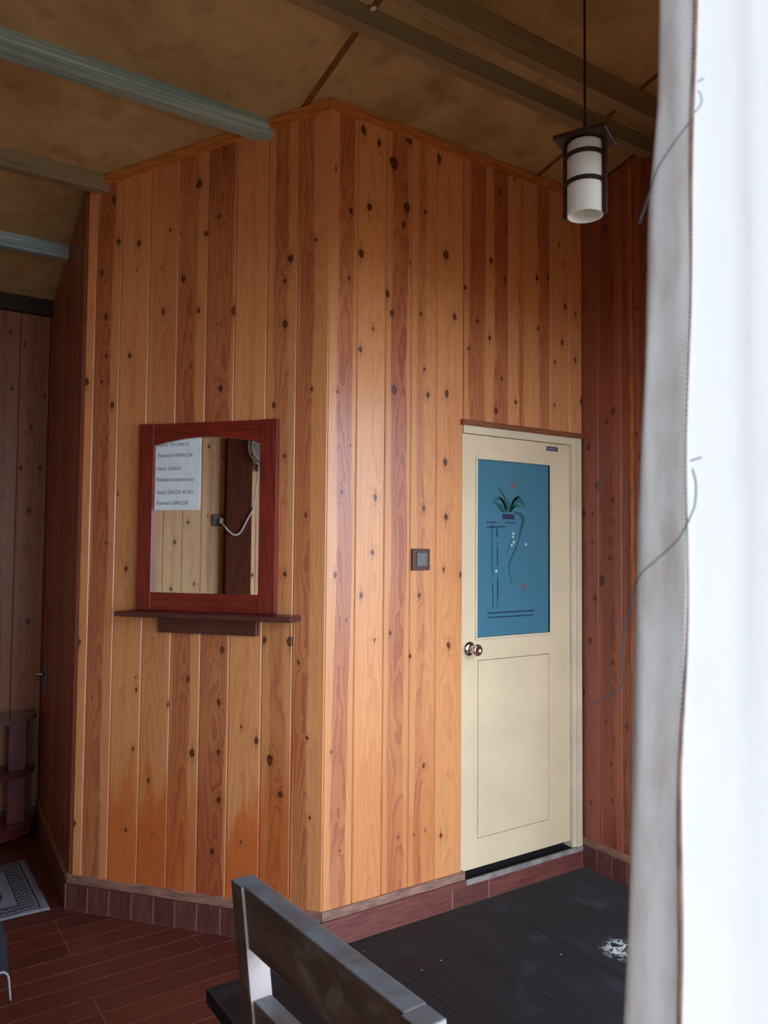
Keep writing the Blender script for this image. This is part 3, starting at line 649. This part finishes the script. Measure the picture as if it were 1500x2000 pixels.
arch = [(I0, OZ1-.002), (I0, 2.040)] + [(I0+(I1-I0)*i/24, 2.040+.032*(1-(2*i/24-1)**2)) for i in range(1, 24)] + [(I1, 2.036), (I1, OZ1-.002)]
b = B()
top = [(p[0], OZ1-.002) for p in arch[1:-1]]; ar = arch[1:-1]
for i in range(len(ar)-1): b.prism([ar[i], ar[i+1], top[i+1], top[i]], FY+.004, 0)
b.obj('arched_rail', 'mahogany_h', mir)
b = B(); b.box((I0-.006, -.010, IZ0-.006), (I1+.006, -.004, 2.080)); b.obj('mirror_glass', 'mirror', mir)
b = B(); b.box((sx(.918), -.112, 1.303), (sx(.104), 0, 1.3245)).bevel(.003, 2); b.obj('shelf', 'walnut', mir)
b = B(); b.prism([(sx(.757), 1.234), (sx(.292), 1.234), (sx(.292), 1.303), (sx(.757), 1.303)], -.03, 0); b.bevel(.002, 1); b.obj('shelf_bracket', 'walnut', mir)

# paper notice
pap = thing('paper_notice', 'white printed sheet tucked into the upper corner of the mirror', 'paper', (AE[0], AE[1], 0), aA)
b = B(); b.box((sx(.801), -.0120, 1.760), (sx(.5755), -.0104, 2.078)); sh = b.obj('sheet', 'paper', pap)
dg = None
def text(body, s0, s1, z, hgt):
    cu = bpy.data.curves.new('text', 'FONT'); cu.body = body; cu.size = 1.0; t = bpy.data.objects.new('text_line', cu); COL.objects.link(t)
    bpy.context.view_layer.update(); me = bpy.data.meshes.new_from_object(t.evaluated_get(bpy.context.evaluated_depsgraph_get()))
    COL.objects.unlink(t); bpy.data.objects.remove(t)
    xs = [v.co.x for v in me.vertices]; k = (s0-s1)/(max(xs)-min(xs)); mn = min(xs)
    for v in me.vertices: v.co = Vector(((v.co.x-mn)*k, 0, v.co.y*hgt/.7))
    me.materials.clear(); me.materials.append(M['ink'])
    o = bpy.data.objects.new('text_line', me); COL.objects.link(o); o.parent = sh; o.location = (sx(s0), -.0124, z-hgt/2); return o
for body, s0, s1, z in (('Name: TP-LINK-F1', .785, .633, 2.046), ('Password: HAMA1234', .784, .615, 1.999), ('Name: SUNRAY', .785, .664, 1.941), ('Password: babakomara', .786, .605, 1.8935), ('Name: DIALOG 4G 851', .785, .609, 1.838), ('Password: 69F61DEF', .786, .630, 1.7915)):
    text(body, s0, s1, z, .0165)

# ------------------------------------------------------------------ things on the wall seen in the mirror
post = thing('wall_post', 'dark brown square timber post reflected in the mirror', 'post', (XL, -.322, 0))
b = B(); b.box((0, -.10, 0), (.10, .10, 3.50)).bevel(.004, 1); b.obj('shaft', 'post_wood', post)
so = thing('wall_socket', 'brown wall socket reflected in the mirror', 'socket', (XL, -.172, 1.806))
b = B(); b.box((0, -.045, -.045), (.016, .045, .045)).bevel(.003, 1); b.obj('plate', 'brown_plastic', so)
b = B(); b.box((.015, .004, .012), (.021, .022, .030)); b.obj('switch', 'grey_plastic', so)
pl = thing('power_plug', 'white plug and cable reaching up to the fan', 'plug', (XL, -.2, 1.80))
b = B(); b.box((.016, -.020, -.024), (.055, .020, .024)).bevel(.008, 2); b.obj('plug_body', 'white_metal', pl, smooth=True)
cpts = [(.05, -.0, -.02), (.105, -.010, -.045), (.125, -.04, -.085), (.125, -.085, -.11), (.125, -.13, -.085), (.122, -.18, .01), (.118, -.235, .12), (.09, -.255, .26), (.085, -.275, .36), (.08, -.29, .45)]
cc = [Vector(p) for p in cpts]; sm = []
for i in range(len(cc)-1):
    for j in range(6):
        t = j/6; a, b_, c_, d_ = cc[max(i-1, 0)], cc[i], cc[i+1], cc[min(i+2, len(cc)-1)]
        sm.append(.5*((2*b_)+(c_-a)*t+(2*a-5*b_+4*c_-d_)*t*t+(3*b_-a-3*c_+d_)*t**3))
b = B(); b.tube(sm+[cc[-1]], .0065, 8); b.obj('cable', 'white_metal', pl, smooth=True)
fan = thing('wall_fan', 'pale wall fan with a wire guard reflected in the mirror', 'fan', (XL, -.525, 2.36))
b = B(); b.box((0, -.05, -.16), (.05, .05, .02)).bevel(.01, 2); b.obj('bracket', 'white_metal', fan)
FM = Matrix.Translation((.15, 0, .02)) @ Matrix.Rotation(math.radians(90), 4, 'Y')
b = B(); b.lathe([(.0001, -.10), (.045, -.10), (.055, -.06), (.05, -.02), (.0001, -.02)], FM); b.obj('motor', 'white_metal', fan, smooth=True)
for k in range(4):
    a = k*math.pi/2+.3
    b = B(); b.prism([(.02, -.012), (.12, -.05), (.13, .03), (.02, .012)], 0, .003, FM @ Matrix.Rotation(a, 4, 'Z'), axis='z'); b.obj('blade', 'grey_plastic', fan)
b = B()
for zz, rr in ((-.045, .14), (.0, .152), (.045, .13), (.055, .06)):
    b.tube([FM @ Vector((rr*math.cos(2*math.pi*i/32), rr*math.sin(2*math.pi*i/32), zz)) for i in range(33)], .003, 6)
for i in range(56):
    a = 2*math.pi*i/56; b.tube([FM @ Vector((rr*math.cos(a), rr*math.sin(a), zz)) for rr, zz in ((.02, .058), (.06, .055), (.13, .045), (.152, 0), (.14, -.045), (.05, -.055))], .0020, 5)
b.obj('wire_guard', 'white_metal', fan)

# ------------------------------------------------------------------ pendant lamp
lc = Vector((-.042, -1.412)); ld = Vector((.42, -.907)).normalized(); la = math.atan2(ld.y, ld.x)
lamp = thing('pendant_lamp', 'white glass cylinder pendant lamp in a dark wooden frame on a black cord', 'lamp', (lc.x, lc.y, 2.47), la)
PZ = .195
b = B(); b.prism([(-.068, -.056), (.068, -.056), (.068, .056), (-.068, .056)], PZ, PZ+.012, axis='z'); b.bevel(.002, 1); b.obj('top_plate', 'lampwood', lamp)
b = B(); b.lathe([(.018, PZ+.010), (.018, PZ+.022), (.006, PZ+.03), (.004, PZ+.05)], None, 16); b.obj('cord_grip', 'black', lamp, smooth=True)
zc = roofz(lc.x, lc.y)-2.47
b = B(); b.tube([(0, 0, PZ+.03), (0, 0, zc)], .0032, 8); b.obj('cord', 'black', lamp)
b = B(); b.lathe([(.0455, 0), (.0455, .186), (.043, .190), (.012, .192), (.012, .189), (.041, .187), (.0428, .184), (.0428, 0), (.0455, 0)], None, 40); b.obj('glass_shade', 'opal', lamp, smooth=True)
for s in (-1, 1):
    b = B(); b.box((s*.0515-.0045, -.009, -.002), (s*.0515+.0045, .009, PZ)); b.obj('side_slat', 'lampwood', lamp)
b = B(); b.box((-.009, .047, .02), (.009, .056, PZ)); b.obj('side_slat', 'lampwood', lamp)
for zz in (.154, .083):
    b = B(); b.lathe([(.0462, zz-.0055), (.0505, zz-.0055), (.0505, zz+.0055), (.0462, zz+.0055), (.0462, zz-.0055)], None, 40); b.obj('hoop', 'lampwood', lamp, smooth=False)

# ------------------------------------------------------------------ table
TZ = .72
TX0, TX1, TY0, TY1 = -.971, .135, -1.93, -1.247
tab = thing('dining_table', 'black stained plank table with scuffed top beside the wooden chair', 'table', ((TX0+TX1)/2, (TY0+TY1)/2, 0))
ox, oy = (TX0+TX1)/2, (TY0+TY1)/2; npl = 6; pw = (TX1-TX0)/npl
for i in range(npl):
    b = B(); b.box((TX0+i*pw-ox+.0001, TY0-oy, TZ-.028), (TX0+(i+1)*pw-ox-.0001, TY1-oy, TZ)).bevel(.0005, 1); b.obj('top_plank', 'table', tab)
b = B(); b.box((TX0+.05-ox, TY0+.05-oy, TZ-.11), (TX1-.05-ox, TY0+.07-oy, TZ-.028)); b.box((TX0+.05-ox, TY1-.07-oy, TZ-.11), (TX1-.05-ox, TY1-.05-oy, TZ-.028))
b.box((TX0+.05-ox, TY0+.07-oy, TZ-.11), (TX0+.07-ox, TY1-.07-oy, TZ-.028)); b.box((TX1-.07-ox, TY0+.07-oy, TZ-.11), (TX1-.05-ox, TY1-.07-oy, TZ-.028)); b.obj('apron', 'table', tab)
for x in (TX0+.07, TX1-.07):
    for y in (TY0+.07, TY1-.07):
        b = B(); b.box((x-.03-ox, y-.03-oy, 0), (x+.03-ox, y+.03-oy, TZ-.03)).bevel(.004, 1); b.obj('leg', 'table', tab)

# ------------------------------------------------------------------ chair (faces the table end); local y runs along the back, local x to the front
ch = thing('wooden_chair', 'worn dark wooden chair with a slatted back at the end of the black table', 'chair', (-1.1085, -1.683, 0), math.radians(2.7))
LEAN = math.tan(math.radians(6.3)); W_ = .438; pt = .036; TOPZ = 1.12
def back(z): return (TOPZ-z)*LEAN
def lean_box(b, x0, x1, ya, yb, za, zb):
    v = [b.bm.verts.new((x+back(z), y, z)) for z in (za, zb) for x, y in ((x0, ya), (x1, ya), (x1, yb), (x0, yb))]
    for q in ((0, 1, 2, 3), (7, 6, 5, 4), (0, 4, 5, 1), (1, 5, 6, 2), (2, 6, 7, 3), (3, 7, 4, 0)): b.bm.faces.new([v[i] for i in q])
    return b
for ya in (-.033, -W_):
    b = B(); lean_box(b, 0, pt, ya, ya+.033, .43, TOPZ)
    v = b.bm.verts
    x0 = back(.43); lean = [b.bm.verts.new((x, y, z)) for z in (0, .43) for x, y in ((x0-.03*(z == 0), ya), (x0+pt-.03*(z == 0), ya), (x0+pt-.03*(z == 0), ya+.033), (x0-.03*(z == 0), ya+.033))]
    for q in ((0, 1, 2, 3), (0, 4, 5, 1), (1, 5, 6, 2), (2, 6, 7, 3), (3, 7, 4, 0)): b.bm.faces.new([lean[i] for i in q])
    b.bevel(.0012, 1); bp = b.obj('back_post', 'chair', ch); bp.data.materials.append(M['window_lit_wood'])
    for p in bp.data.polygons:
        if p.normal.y < -.9: p.material_index = 1  # faces turned to the window take the painted-in light tone
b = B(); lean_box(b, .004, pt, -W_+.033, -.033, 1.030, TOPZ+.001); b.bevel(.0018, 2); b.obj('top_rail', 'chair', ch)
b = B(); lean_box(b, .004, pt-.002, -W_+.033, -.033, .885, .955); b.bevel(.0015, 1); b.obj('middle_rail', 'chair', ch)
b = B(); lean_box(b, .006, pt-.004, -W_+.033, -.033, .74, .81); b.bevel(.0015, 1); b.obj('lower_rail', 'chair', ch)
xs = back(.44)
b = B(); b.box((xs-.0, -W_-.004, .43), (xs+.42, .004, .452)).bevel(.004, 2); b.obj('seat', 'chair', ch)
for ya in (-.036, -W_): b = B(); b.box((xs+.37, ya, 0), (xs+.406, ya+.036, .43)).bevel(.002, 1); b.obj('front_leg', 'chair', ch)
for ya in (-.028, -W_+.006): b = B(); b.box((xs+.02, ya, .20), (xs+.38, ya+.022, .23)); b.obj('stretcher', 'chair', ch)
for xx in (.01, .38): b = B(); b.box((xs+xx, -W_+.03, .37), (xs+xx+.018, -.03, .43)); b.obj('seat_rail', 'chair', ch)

# ------------------------------------------------------------------ rack in the far corner
rk = thing('corner_rack', 'dark red half-round shelf rack against the far board wall', 'rack', (-1.02, 2.08, 0))
def halfround(rx, ry, k=24): return [(-rx, 0)] + [(-rx*math.cos(math.pi*i/k), -ry*(math.sin(math.pi*i/k)**.75)) for i in range(1, k)] + [(rx, 0)]
for zz, th_, nm in ((.63, .022, 'top_shelf'), (.335, .022, 'shelf'), (.05, .055, 'bottom_shelf')):
    b = B(); b.prism(halfround(.30, .27), zz-th_+.03, zz+.03, axis='z'); b.bevel(.003, 1); b.obj(nm, 'rack_top' if nm == 'top_shelf' else 'rack', rk)
for xx in (-.19, .19):
    for za, zb in ((.08, .343), (.365, .638)):
        b = B(); b.box((xx-.045, -.15, za), (xx+.045, -.115, zb)).bevel(.003, 1); b.obj('upright', 'rack', rk)
for xx in (-.275, .275): b = B(); b.box((xx-.012, -.03, .0), (xx+.012, -.005, .66)); b.obj('back_post', 'rack', rk)
for xx in (-.17, .17): b = B(); b.tube([(xx, -.14, 0), (xx, -.14, .03)], .018, 12); b.obj('foot', 'rack', rk)

# ------------------------------------------------------------------ rug
b = B(); nx, ny = 40, 26; g = [[b.bm.verts.new((-.5+i/nx, -.32+.64*j/ny, .006+.0022*math.sin(i*.9)*math.sin(j*.7) + (.006 if (i == nx and j == ny) else 0))) for j in range(ny+1)] for i in range(nx+1)]
for i in range(nx):
    for j in range(ny): b.bm.faces.new((g[i][j], g[i+1][j], g[i+1][j+1], g[i][j+1]))
ru = b.obj('floor_mat', 'rug', smooth=True, loc=(-1.338, 1.252, 0)); tag(ru, 'grey woven floor mat with a dark patterned border', 'mat')
md = ru.modifiers.new('thickness', 'SOLIDIFY'); md.thickness = .005; md.offset = -1

# ------------------------------------------------------------------ stool under a navy cloth, only a corner of which shows
stl = thing('low_stool', 'low wooden stool hidden under the navy cloth', 'stool', (-1.44, .07, 0), math.radians(45))
b = B(); b.box((-.17, -.17, .40), (.17, .17, .43)).bevel(.006, 2); b.obj('seat', 'walnut', stl)
for x in (-.14, .14):
    for y in (-.14, .14): b = B(); b.box((x-.018, y-.018, 0), (x+.018, y+.018, .40)); b.obj('leg', 'walnut', stl)
b = B(); NS = 28; half = .175; drop = .20; g = []
for i in range(NS+1):
    rowv = []
    for j in range(NS+1):
        a, c = (i/NS*2-1)*(half+drop), (j/NS*2-1)*(half+drop)
        oxx, oyy = max(0, abs(a)-half), max(0, abs(c)-half); dd = math.hypot(oxx, oyy)
        x = math.copysign(min(abs(a), half) + .03*min(1, oxx/.05) + .10*oxx*(1-oyy/drop*.1), a) if True else a
        y = math.copysign(min(abs(c), half) + .03*min(1, oyy/.05) + .10*oyy, c)
        z = .436 - max(oxx, oyy) - .6*min(oxx, oyy)
        rowv.append(b.bm.verts.new((x, y, max(z, .01))))
    g.append(rowv)
for i in range(NS):
    for j in range(NS): b.bm.faces.new((g[i][j], g[i+1][j], g[i+1][j+1], g[i][j+1]))
rim = [g[i][0].co.copy() for i in range(NS+1)] + [g[NS][j].co.copy() for j in range(1, NS+1)] + [g[i][NS].co.copy() for i in range(NS-1, -1, -1)] + [g[0][j].co.copy() for j in range(NS-1, -1, -1)]
cl = thing('stool_cloth', 'navy cloth with a pale hem hanging at the photo edge', 'cloth', (-1.44, .07, 0), math.radians(45))
b.obj('cloth', 'navy', cl, smooth=True)
b = B(); b.tube(rim, .0035, 6, caps=False); b.obj('hem', 'hem', cl, smooth=True)

# ------------------------------------------------------------------ curtain close to the camera
cur = thing('curtain', 'white curtain with a stitched beige hem along the right edge of the photo', 'curtain', (0, 0, 0))
SIL = [(1.0, -1.2235, -2.4825), (1.3527, -1.2218, -2.4849), (1.407, -1.2200, -2.4872), (1.5167, -1.2183, -2.4893), (1.6286, -1.2162, -2.4919), (1.7138, -1.2134, -2.4955), (1.7944, -1.2123, -2.4970), (1.8578, -1.2090, -2.5015), (1.9166, -1.2083, -2.5025), (2.3, -1.2070, -2.5040)]
HEM = [(1.0, -1.2065, -2.5050), (1.358, -1.2056, -2.5061), (1.4915, -1.2046, -2.5076), (1.6285, -1.2022, -2.5110), (1.7122, -1.2013, -2.5122), (1.8143, -1.1998, -2.5144), (1.9124, -1.1986, -2.5162), (2.3, -1.1980, -2.5170)]
def lerp(tab, z):
    if z <= tab[0][0]: return Vector(tab[0][1:])
    for a, b_ in zip(tab, tab[1:]):
        if z <= b_[0]: t = (z-a[0])/(b_[0]-a[0]); return Vector(a[1:]).lerp(Vector(b_[1:]), t)
    return Vector(tab[-1][1:])
ZS = [.05 + 2.58*i/180 for i in range(181)]
def section(z):
    F = lerp(SIL, z); H = lerp(HEM, z); tc = (Vector((CAM.x, CAM.y))-F).normalized(); ac = (H-F).normalized()
    wv = .0012*math.sin(z*21+1)+.0008*math.sin(z*47)
    H = H + ac*.0006*math.sin(z*33); front = [H + tc*(.0042+wv*.4)]
    for t in (.8, .6, .4, .2, .06): front.append(F.lerp(H, t) + tc*(.0042+wv+.0010*math.sin(t*6+z*9)))
    turn = [F - ac*.0006 + tc*.003, F - ac*.0012 + tc*.0005, F - ac*.0004 - tc*.0022]
    bk = [F.lerp(H, t) - tc*(.003+.003*t) for t in (.2, .5, .8, 1.1)]
    R1 = Vector((-1.178, -2.548)); bk += [H.lerp(R1, t) - tc*(.006+.006*math.sin(t*3.1+z*2.0)+.003*math.sin(z*6+t*4)) for t in (.4, .7, 1.0)]
    pts = front + turn + bk
    tail = []
    for k in range(0, 45):
        t_ = .375 - .95*max(0, (k-4))/40; off = .05 + .028*math.sin(max(0, k-4)*.85 + .3*math.sin(z*2)) if k >= 4 else .125-.019*k
        p = WA + WD*t_ + WN*off; tail.append(p)
    return pts, tail
def sheet(name, mat, sel):
  b = B(); uvl = b.bm.loops.layers.uv.new('UVMap'); rows = []
  for z in ZS:
    p, t = section(z); allp = sel(p, t); L_ = [0]
    for a, c in zip(allp, allp[1:]): L_.append(L_[-1]+(c-a).length)
    rows.append([(b.bm.verts.new((q.x, q.y, z)), (l, z)) for q, l in zip(allp, L_)])
  for q, w_ in zip(rows, rows[1:]):
    for k in range(len(q)-1):
        fc = b.bm.faces.new((q[k][0], q[k+1][0], w_[k+1][0], w_[k][0]))
        for lp, src in zip(fc.loops, (q[k], q[k+1], w_[k+1], w_[k])): lp[uvl].uv = src[1]
  me = bpy.data.meshes.new(name); b.bm.to_mesh(me); b.bm.free()
  for p in me.polygons: p.use_smooth = True
  me.materials.append(M[mat]); fab = bpy.data.objects.new(name, me); COL.objects.link(fab); fab.parent = cur
sheet('fabric', 'curtain', lambda p, t: p[8:]+t)
sheet('turned_hem', 'hemcloth', lambda p, t: p[:9])
b = B(); rim_ = []
for z in ZS:
    p, _ = section(z); d_ = (p[0]-p[1]).normalized(); q = p[0]+d_*(.0004+.0004*math.sin(z*17)+.0004*math.sin(z*41)); rim_.append((q.x, q.y, z))
b.tube(rim_, [.0009+.0005*math.sin(z*13+2) for z in ZS], 8); b.obj('hem_edging', 'edging', cur, smooth=True)
# stitches along the hem, one part
b = B(); z = 1.2
while z < 2.1:
    p, _ = section(z); tc = (Vector((CAM.x, CAM.y))-p[0]).normalized(); a = p[0]+tc*.0004; c = p[0].lerp(p[1], .28)+tc*.0005
    b.tube([(a.x, a.y, z), (c.x, c.y, z+.0005)], .00022, 4); z += .0028
so_ = b.obj('hem_stitching', 'stitch', cur); so_['kind'] = 'stuff'
b = B(); b.tube([wpt(-.75, .06) + (2.645,), wpt(.55, .06) + (2.645,)], .011, 12); b.obj('curtain_rod', 'walnut', cur, smooth=True)
def pix(x, y, d):
    v = f + r2*((x-750)/1516.68) - u2*((y-1000)/1516.68); v = v/math.hypot(v.x, v.y); return CAM + v*d
def thread(pts, d0, rad=.00042):
    P = [pix(x, y, d0+dd) for x, y, dd in pts]; sm = []
    for i in range(len(P)-1):
        for j in range(5):
            t = j/5; a, b_, c_, d_ = P[max(i-1, 0)], P[i], P[i+1], P[min(i+2, len(P)-1)]
            sm.append(.5*((2*b_)+(c_-a)*t+(2*a-5*b_+4*c_-d_)*t*t+(3*b_-a-3*c_+d_)*t**3))
    b = B(); b.tube(sm+[P[-1]], rad, 6); b.obj('loose_thread', 'thread', cur, smooth=True)
thread([(1352, 915, 0), (1359, 945, 0), (1357, 985, 0), (1350, 1005, 0), (1341, 1025, 0), (1320, 1058, 0), (1280, 1095, 0), (1247, 1128, 0), (1234, 1180, 0), (1220, 1225, 0), (1214, 1290, 0), (1217, 1335, 0), (1190, 1358, 0), (1158, 1376, 0)], .435)
thread([(1346, 240, 0), (1318, 277, 0), (1285, 328, 0), (1266, 385, 0), (1248, 436, 0)], .435)
thread([(1357, 220, 0), (1368, 205, 0), (1370, 190, 0), (1364, 177, 0)], .437, .0003)
thread([(1362, 160, 0), (1375, 153, 0)], .437, .0003)
thread([(1348, 900, 0), (1370, 893, 0)], .437, .0004)
